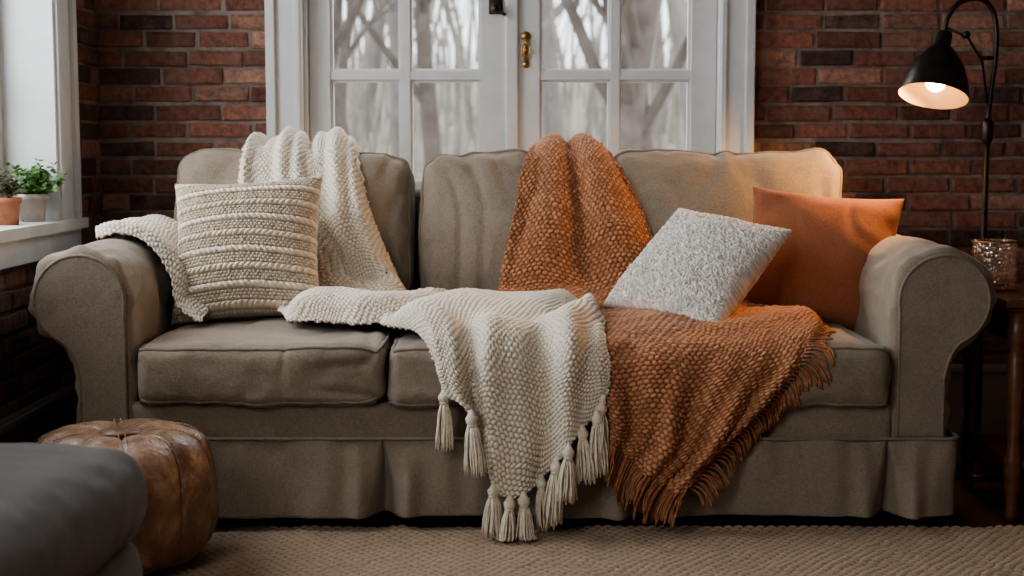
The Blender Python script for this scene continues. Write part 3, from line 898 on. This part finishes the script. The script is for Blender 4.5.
def h_bands(x, y, seed):
    P = np.stack([x, y, x*0], -1)
    y2 = y+.005*vnoise(P, 6, seed)
    per = .046; b = np.floor(y2/per); v = y2/per-b
    ridge = np.clip(1-((v-.25)/.20)**2, 0, 1)**.5
    tw = ((x/.015)+(v-.25)*2.2*np.where(b % 2 > 0, 1, -1)) % 1
    braid = ridge*(.50+.50*np.sin(pi*tw)**.7)
    rows = (v-.48)/.52*3; rv = rows % 1; ro = np.floor(rows)
    uu = (x/.011+.5*(ro % 2)) % 1
    fine = np.where(v > .48, .62*np.sqrt(np.clip(np.sin(pi*rv)*np.sin(pi*uu), 0, 1)), 0)
    return np.maximum(braid, fine)+.15*vnoise(P, 110, seed)
def h_boucle(x, y, seed):
    P = np.stack([x, y, x*0], -1)
    W_ = .005*np.stack([vnoise(P, 60, seed+8), vnoise(P, 60, seed+9), x*0], -1); P = P+W_
    a = 1-np.abs(vnoise(P, 140, seed)); b_ = 1-np.abs(vnoise(P+.3, 190, seed+2)); c_ = 1-np.abs(vnoise(P+.7, 260, seed+3))
    return np.clip(((a*.35+b_*.35+c_*.3)-.35)*1.5, 0, 1)
def h_none(x, y, seed): return x*0

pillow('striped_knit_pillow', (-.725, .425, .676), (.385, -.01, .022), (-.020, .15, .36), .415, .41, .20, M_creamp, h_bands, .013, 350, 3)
pillow('rust_throw_pillow', (.855, .465, .645), (.385, -.10, -.03), (.085, .15, .36), .42, .405, .17, M_rustlin, h_none, 0, 180, 5, attr=False, wr=.010)
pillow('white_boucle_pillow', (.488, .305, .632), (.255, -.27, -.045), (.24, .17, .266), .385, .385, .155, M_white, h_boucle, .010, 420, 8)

# ------------------------------------------------------------------ leather pouf
pf = group('leather_pouf'); cx, cy = -.878, -.33; R = .212; Hh = .310
nth = 360; rows = []; RB = RUG+.004
for t in np.linspace(0, 1, 90):
    a = -pi/2+pi*t; ca_, sa_ = math.cos(a), math.sin(a)
    r_ = R*abs(ca_)**.42; z_ = Hh/2+Hh/2*(1 if sa_ > 0 else -1)*abs(sa_)**.62
    th = np.linspace(0, 2*pi, nth, endpoint=False)
    k = 10; ph = (th*k/(2*pi)) % 1; dseam = np.minimum(ph, 1-ph)*2*pi/k*max(r_, .001)
    groove = np.exp(-(dseam/.004)**2)*.006+np.exp(-(dseam/.025)**2)*.007
    groove = groove*min(1, r_/.06)
    side = abs(ca_)**.5
    rr = r_-groove*side*1.1
    zz = z_-groove*(1-side)*np.sign(sa_)*1.3-(.012*math.exp(-(r_/.06)**2) if sa_ > 0 else 0)
    P = np.stack([cx+rr*np.cos(th), cy+rr*np.sin(th), zz+0*th], -1)
    w = vnoise(P, 13, 9)*.006+vnoise(P*np.array([1, 1, .4]), 30, 12)*.003
    P[:, 0] += np.cos(th)*w*side; P[:, 1] += np.sin(th)*w*side; P[:, 2] += w*(1-side)*(1 if sa_ > 0 else 0)
    rows.append(P)
V = np.array(rows); V[..., 2] = np.maximum(V[..., 2]+RB, RB)
F = []
for i in range(len(rows)-1):
    for j in range(nth): F.append((i*nth+j, i*nth+(j+1) % nth, (i+1)*nth+(j+1) % nth, (i+1)*nth+j))
mesh_obj('pouf_body', V.reshape(-1, 3), F, M_leather, pf)
mb = MB(); zt = RB+Hh-.004
mb.lathe([(.045, -.004), (.046, .001), (.042, .004), (.002, .005)], (cx, cy, zt-.006), 40)
mb.obj('top_medallion', M_leather, pf)
mb = MB()
Mst = simple('stitch_thread', (.35, .26, .17), (.5, .38, .26), 60, .8)
rim = R*.86
for k in range(10):
    th = 2*pi*k/10
    for sg in (-1, 1):
        for q in np.arange(.05, rim, .008):
            dt = sg*.007/q
            x0, y0 = cx+q*math.cos(th+dt), cy+q*math.sin(th+dt); x1, y1 = cx+(q+.005)*math.cos(th+dt*.97), cy+(q+.005)*math.sin(th+dt*.97)
            rn = min(.999, q/R); ca = rn**(1/.42); sa = math.sqrt(1-ca*ca); z0 = RB+Hh/2+Hh/2*sa**.62-.012*math.exp(-(q/.06)**2)-.001
            mb.tube([(x0, y0, z0), (x1, y1, z0)], .0011, 4)
mb.obj('stitching', Mst, pf)

# ------------------------------------------------------------------ foreground ottoman
ot = group('upholstered_ottoman')
Mo = Matrix.Translation((-.962, -1.33, 0)) @ Matrix.Rotation(math.radians(-4), 4, 'Z')
half = (.300, .38, .085); f = rbox_shape(half, .07, (.01, .01, .022), 2.3, .010, 120, (1, 1, 1), 5)
M = Mo @ Matrix.Translation((0, 0, .345)); rbox('top_cushion', half, .07, f, M, M_otto, ot, .012); piped('top_cushion', half, .07, f, M, ot, 2, (-half[2],), M_otto, .005)
half = (.290, .365, .097); f = rbox_shape(half, .05, (.006, .006, 0), 2.3, .008, 121, (1, 1, 1), 7)
rbox('base', half, .05, f, Mo @ Matrix.Translation((0, 0, .177)), M_otto, ot, .012)
mb = MB()
for x in (-.23, .23):
    for y in (-.30, .30):
        v = Mo @ Vector((x, y, 0)); mb.lathe([(.016, 0), (.024, .03), (.028, .10)], (v.x, v.y, .0165), 16)
mb.obj('legs', M_foot, ot)

# ------------------------------------------------------------------ side table
st = group('wooden_side_table'); mb = MB()
tx0, tx1, ty0, ty1, tz = 1.235, 1.72, .06, .50, .575
mb.box(tx0, tx1, ty0, ty1, tz-.022, tz); mb.box(tx0+.01, tx1-.01, ty0+.01, ty1-.01, tz-.03, tz-.022)
mb.box(tx0+.03, tx1-.03, ty0+.03, ty1-.03, tz-.11, tz-.028)
mb.box(tx0+.035, tx1-.035, ty0+.035, ty1-.035, .14, .16)
mb.obj('top_and_apron', M_wood, st, smooth=False, bevel=.004)
mb = MB()
for x in (tx0+.045, tx1-.045):
    for y in (ty0+.045, ty1-.045):
        mb.lathe([(.014, 0), (.018, .02), (.013, .04), (.020, .10), (.022, .14), (.022, .17), (.015, .20), (.020, .30), (.022, .42), (.016, .44), (.024, .46), (.024, .56)], (x, y, 0.0005), 20)
mb.obj('turned_legs', M_wood, st)

ch = group('glass_candle_holder'); hx, hy = 1.285, .31
mg, nt, b = newmat('hammered_glass'); vec = objcoord(nt)
vo = nt.nodes.new('ShaderNodeTexVoronoi'); vo.inputs['Scale'].default_value = 95; nt.links.new(vec, vo.inputs['Vector'])
tr = nt.nodes.new('ShaderNodeBsdfTransparent'); tr.inputs['Color'].default_value = (.90, .84, .78, 1)
gl = nt.nodes.new('ShaderNodeBsdfGlossy'); gl.inputs['Roughness'].default_value = .08; gl.inputs['Color'].default_value = (.95, .90, .85, 1)
df = nt.nodes.new('ShaderNodeBsdfTranslucent'); df.inputs['Color'].default_value = (.6, .48, .40, 1)
bp_ = nt.nodes.new('ShaderNodeBump'); bp_.inputs['Strength'].default_value = .8; bp_.inputs['Distance'].default_value = .006; nt.links.new(vo.outputs['Distance'], bp_.inputs['Height'])
nt.links.new(bp_.outputs['Normal'], gl.inputs['Normal'])
m1 = nt.nodes.new('ShaderNodeMixShader'); m1.inputs[0].default_value = .10; nt.links.new(tr.outputs[0], m1.inputs[1]); nt.links.new(df.outputs[0], m1.inputs[2])
m2 = nt.nodes.new('ShaderNodeMixShader'); m2.inputs[0].default_value = .18; nt.links.new(m1.outputs[0], m2.inputs[1]); nt.links.new(gl.outputs[0], m2.inputs[2])
nt.links.new(m2.outputs[0], nt.nodes['Material Output'].inputs['Surface'])
mb = MB(); mb.lathe([(.045, 0), (.055, .003), (.058, .02), (.058, .12), (.055, .134), (.053, .134), (.054, .12), (.054, .02), (.002, .01)], (hx, hy, tz+.001), 48); mb.obj('glass_cup', mg, ch)
mb = MB()
for zr in (.006, .131): mb.tube([(hx+.0575*math.cos(a), hy+.0575*math.sin(a), tz+zr) for a in np.linspace(0, 2*pi, 49)], .0022, 8, cap=False)
mb.obj('metal_rims', M_brass, ch)
Mwax = simple('candle_wax', (.7, .58, .42), (.75, .64, .48), 20, .5); mb = MB(); mb.lathe([(.030, .011), (.030, .045), (.026, .047), (.002, .045)], (hx, hy, tz+.001), 24); mb.tube([(hx, hy, tz+.045), (hx, hy, tz+.06)], .001, 5); mb.obj('candle', Mwax, ch)
bk = group('small_book'); mb = MB(); mb.box(1.36, 1.46, .14, .28, tz+.001, tz+.004); mb.box(1.36, 1.46, .14, .28, tz+.018, tz+.021); mb.box(1.36, 1.363, .14, .28, tz+.003, tz+.019); mb.obj('cover', M_leather_book, bk, smooth=False)
mb = MB(); mb.box(1.364, 1.457, .143, .277, tz+.004, tz+.018); mb.obj('pages', M_paper, bk, smooth=False)

# ------------------------------------------------------------------ floor lamp
lp = group('floor_lamp'); LX, LY = 1.365, .64
mb = MB()
mb.lathe([(.002, 0), (.10, 0), (.105, .008), (.09, .018), (.03, .024), (.018, .04), (.002, .04)], (LX, LY, .0005), 40)
mb.tube([(LX, LY, .02), (LX, LY, 1.00)], .0085, 14)
mb.tube([(LX, LY, .965), (LX, LY, .98), (LX, LY, 1.025), (LX, LY, 1.04)], [.010, .017, .017, .010], 16)
arc = [(LX, LY, 1.02), (LX+.006, LY, 1.10), (LX+.016, LY, 1.20), (LX+.018, LY, 1.28), (LX+.004, LY, 1.345), (LX-.035, LY, 1.378), (LX-.09, LY, 1.366), (LX-.122, LY, 1.325), (LX-.131, LY, 1.28)]
arc = cr(np.array(arc), 60); mb.tube(arc, .0075, 12)
mb.tube([(LX-.126, LY-.002, 1.295), (LX-.065, LY, 1.27), (LX-.02, LY, 1.20), (LX-.002, LY, 1.08)], .0035, 8)
mb.tube([(LX-.07, LY-.012, 1.275), (LX-.07, LY+.012, 1.275)], .010, 12)
mb.tube([(LX-.025, LY, 1.21), (LX+.018, LY, 1.21)], .006, 10)
mb.obj('stand', M_metal, lp)
ax = Vector((-.048, -.060, -.200)).normalized()
q = Vector((0, 0, -1)).rotation_difference(ax).to_matrix()
top = Vector((LX-.131, LY, 1.275))
mb = MB(); sc = .94
outer = [(.010, .012), (.020, .008), (.024, 0), (.024, -.035), (.034, -.045), (.052, -.066), (.076, -.102), (.094, -.148), (.104, -.195), (.1045, -.200)]
inner = [(.1025, -.200), (.0925, -.150), (.074, -.106), (.050, -.070), (.030, -.050), (.004, -.046)]
outer = [(a*sc, b*sc) for a, b in outer]; inner = [(a*sc, b*sc) for a, b in inner]
mb.lathe(outer, tuple(top), 48, 0, q, cap=False); mb.obj('shade', M_metal, lp)
Mins = simple('shade_inner_enamel', (.38, .22, .10), (.42, .26, .12), 8, .35)
mb = MB(); mb.lathe(inner, tuple(top), 48, 0, q, cap=False); mb.obj('shade_inner', Mins, lp)
mem, nt, b = newmat('bulb_glow'); b.inputs['Emission Color'].default_value = (1, .70, .38, 1); b.inputs['Emission Strength'].default_value = 26
bp = top+ax*.140
mb = MB(); mb.lathe([(.013, .075), (.014, .045), (.024, .028), (.03, .005), (.026, -.018), (.014, -.03), (.001, -.033)], tuple(bp), 24, 0, q); mb.obj('bulb', mem, lp)
L = bpy.data.lights.new('lamp_light', 'SPOT'); L.energy = 42; L.color = (1, .55, .23); L.shadow_soft_size = .03; L.spot_size = math.radians(130); L.spot_blend = .9
lo = link(bpy.data.objects.new('lamp_light', L), lp); lo.location = top+ax*.178
lo.rotation_euler = Vector((-.62, .12, -.55)).to_track_quat('-Z', 'Y').to_euler()

# ------------------------------------------------------------------ outside
def treegen(name, base, h, r0, seed, mat, lean=0, depth=4, spread=.6):
    rs = random.Random(seed); cu = bpy.data.curves.new(name, 'CURVE'); cu.dimensions = '3D'; cu.bevel_depth = 1; cu.bevel_resolution = 1; cu.materials.append(mat)
    def branch(p, d, l, r, lv):
        n = 6; pts = [p.copy()]; cur = p.copy(); dd = d.copy(); dirs = [d.copy()]
        for i in range(n):
            dd = (dd+Vector((rs.uniform(-1, 1), rs.uniform(-1, 1), rs.uniform(-.4, .8)))*(.10+.05*lv)).normalized()
            cur = cur+dd*l/n; pts.append(cur.copy()); dirs.append(dd.copy())
        sp = cu.splines.new('POLY'); sp.points.add(n)
        for i, q_ in enumerate(pts):
            sp.points[i].co = (*q_, 1); sp.points[i].radius = max(r*(1-.65*i/n), .005)
        if lv >= depth: return
        k = {0: 10, 1: 6, 2: 4, 3: 3}.get(lv, 3)
        for j in range(k):
            t = rs.uniform(.2, .99)
            i = min(n-1, int(t*n)); pp = pts[i].lerp(pts[i+1], t*n-i)
            az = rs.uniform(0, 2*pi); sd = Vector((math.cos(az), math.sin(az), 0))
            nd = (dirs[i]*(1-spread*.5)+sd*spread*1.1+Vector((0, 0, .15))).normalized()
            branch(pp, nd, l*rs.uniform(.38, .6), r*(1-.6*t)*.55, lv+1)
    branch(Vector(base), Vector((lean, 0, 1)).normalized(), h, r0, 0)
    return link(bpy.data.objects.new(name, cu))
GZ = -.35
nx, ny = 90, 90
X, Y = np.meshgrid(np.linspace(-60, 60, nx), np.linspace(1.4, 90, ny))
hgt = lambda x, y: GZ + np.clip((y-10)/60, 0, 1)**1.3*5.5 + .25*vnoise(np.stack([x, y, x*0], -1), .15, 3)*np.clip((y-3)/6, 0, 1)
Z = hgt(X, Y)
mesh_obj('outdoor_ground', np.stack([X, Y, Z], -1).reshape(-1, 3), gridF(ny, nx), M_ground)
specs = [(-1.25, 9, 5.5, .12, 1), (.68, 8, 5.0, .15, 2), (1.5, 11, 7, .13, 3), (-.75, 14, 8, .13, 14), (-2.6, 15, 9, .18, 5), (-.3, 19, 10, .18, 6), (2.6, 16, 9, .18, 7), (.9, 22, 11, .2, 8), (-4.5, 22, 11, .22, 9), (5, 26, 12, .24, 10), (-2.2, 25, 11, .2, 11), (2.3, 28, 12, .22, 12), (-3.6, 30, 12, .22, 15), (3.8, 33, 12, .24, 16)]
for (x, y, h, r, sd) in specs:
    treegen('bare_tree', (x, y, float(hgt(np.array([x]), np.array([y]))[0])-.1), h, r, sd, M_bark if y < 16 else M_bark_haze, random.Random(sd).uniform(-.12, .12), 4)
cu = bpy.data.curves.new('distant_woodland', 'CURVE'); cu.dimensions = '3D'; cu.bevel_depth = 1; cu.bevel_resolution = 0; cu.materials.append(M_brush)
rs = random.Random(77)
for i in range(2600):
    y = rs.uniform(18, 62); x = rs.uniform(-1, 1)*(2+y*.34); z = float(hgt(np.array([x]), np.array([y]))[0]); h = rs.uniform(.8, 2.6) if rs.random() < .8 else rs.uniform(4, 9); r = h*.006*rs.uniform(.6, 1.3)
    sp = cu.splines.new('POLY'); sp.points.add(3); dx = rs.uniform(-.35, .35); dy = rs.uniform(-.2, .2)
    for k in range(4):
        t = k/3; sp.points[k].co = (x+dx*h*t*t+rs.uniform(-.05, .05)*h*t, y+dy*h*t, z-.1+h*t, 1); sp.points[k].radius = r*(1-.7*t)*1.4
link(bpy.data.objects.new('distant_woodland', cu))

# ------------------------------------------------------------------ light
w = bpy.data.worlds.new('overcast_sky'); scene.world = w; w.use_nodes = True; nt = w.node_tree
bg = nt.nodes['Background']; bg.inputs['Color'].default_value = (.88, .93, 1.0, 1); bg.inputs['Strength'].default_value = 3.0

def area(name, loc, target, sx_, sy_, e, col):
    L = bpy.data.lights.new(name, 'AREA'); L.shape = 'RECTANGLE'; L.size = sx_; L.size_y = sy_; L.energy = e; L.color = col
    o = link(bpy.data.objects.new(name, L)); o.location = loc
    d = Vector(target)-Vector(loc); o.rotation_euler = d.to_track_quat('-Z', 'Y').to_euler(); return o
area('daylight_window_1', (XL-.35, -.03, 1.6), (0, -.03, .9), 1.3, 1.3, 36, (.89, .94, 1))
area('fill_window_light', (XL-.35, -2.8, 1.6), (0, -1.6, .7), 1.5, 1.3, 47, (.95, .97, 1))  # added fill through the made-up window, brightens the front of the room
area('daylight_doors', (0, YB+.55, 2.0), (0, -.4, .5), 1.25, .7, 34, (.92, .96, 1))
area('room_fill_light', (-.8, -3.4, 2.4), (.1, .4, .5), 1.0, .8, 9, (1, .90, .78))  # added soft fill from front-left, no fixture behind it

# ------------------------------------------------------------------ camera
cam = bpy.data.cameras.new('camera'); co = link(bpy.data.objects.new('camera', cam)); cam.sensor_width = 36; cam.lens = 50
co.location = (0, -3.47, .945); co.rotation_euler = (math.radians(90-5.5), 0, 0)
cam.dof.use_dof = True; cam.dof.focus_distance = 3.6; cam.dof.aperture_fstop = 3.5; cam.clip_start = .05; cam.clip_end = 300
scene.camera = co
scene.view_settings.view_transform = 'AgX'
try: scene.view_settings.look = 'AgX - Medium High Contrast'
except Exception as e: print(e)
scene.view_settings.exposure = -0.10
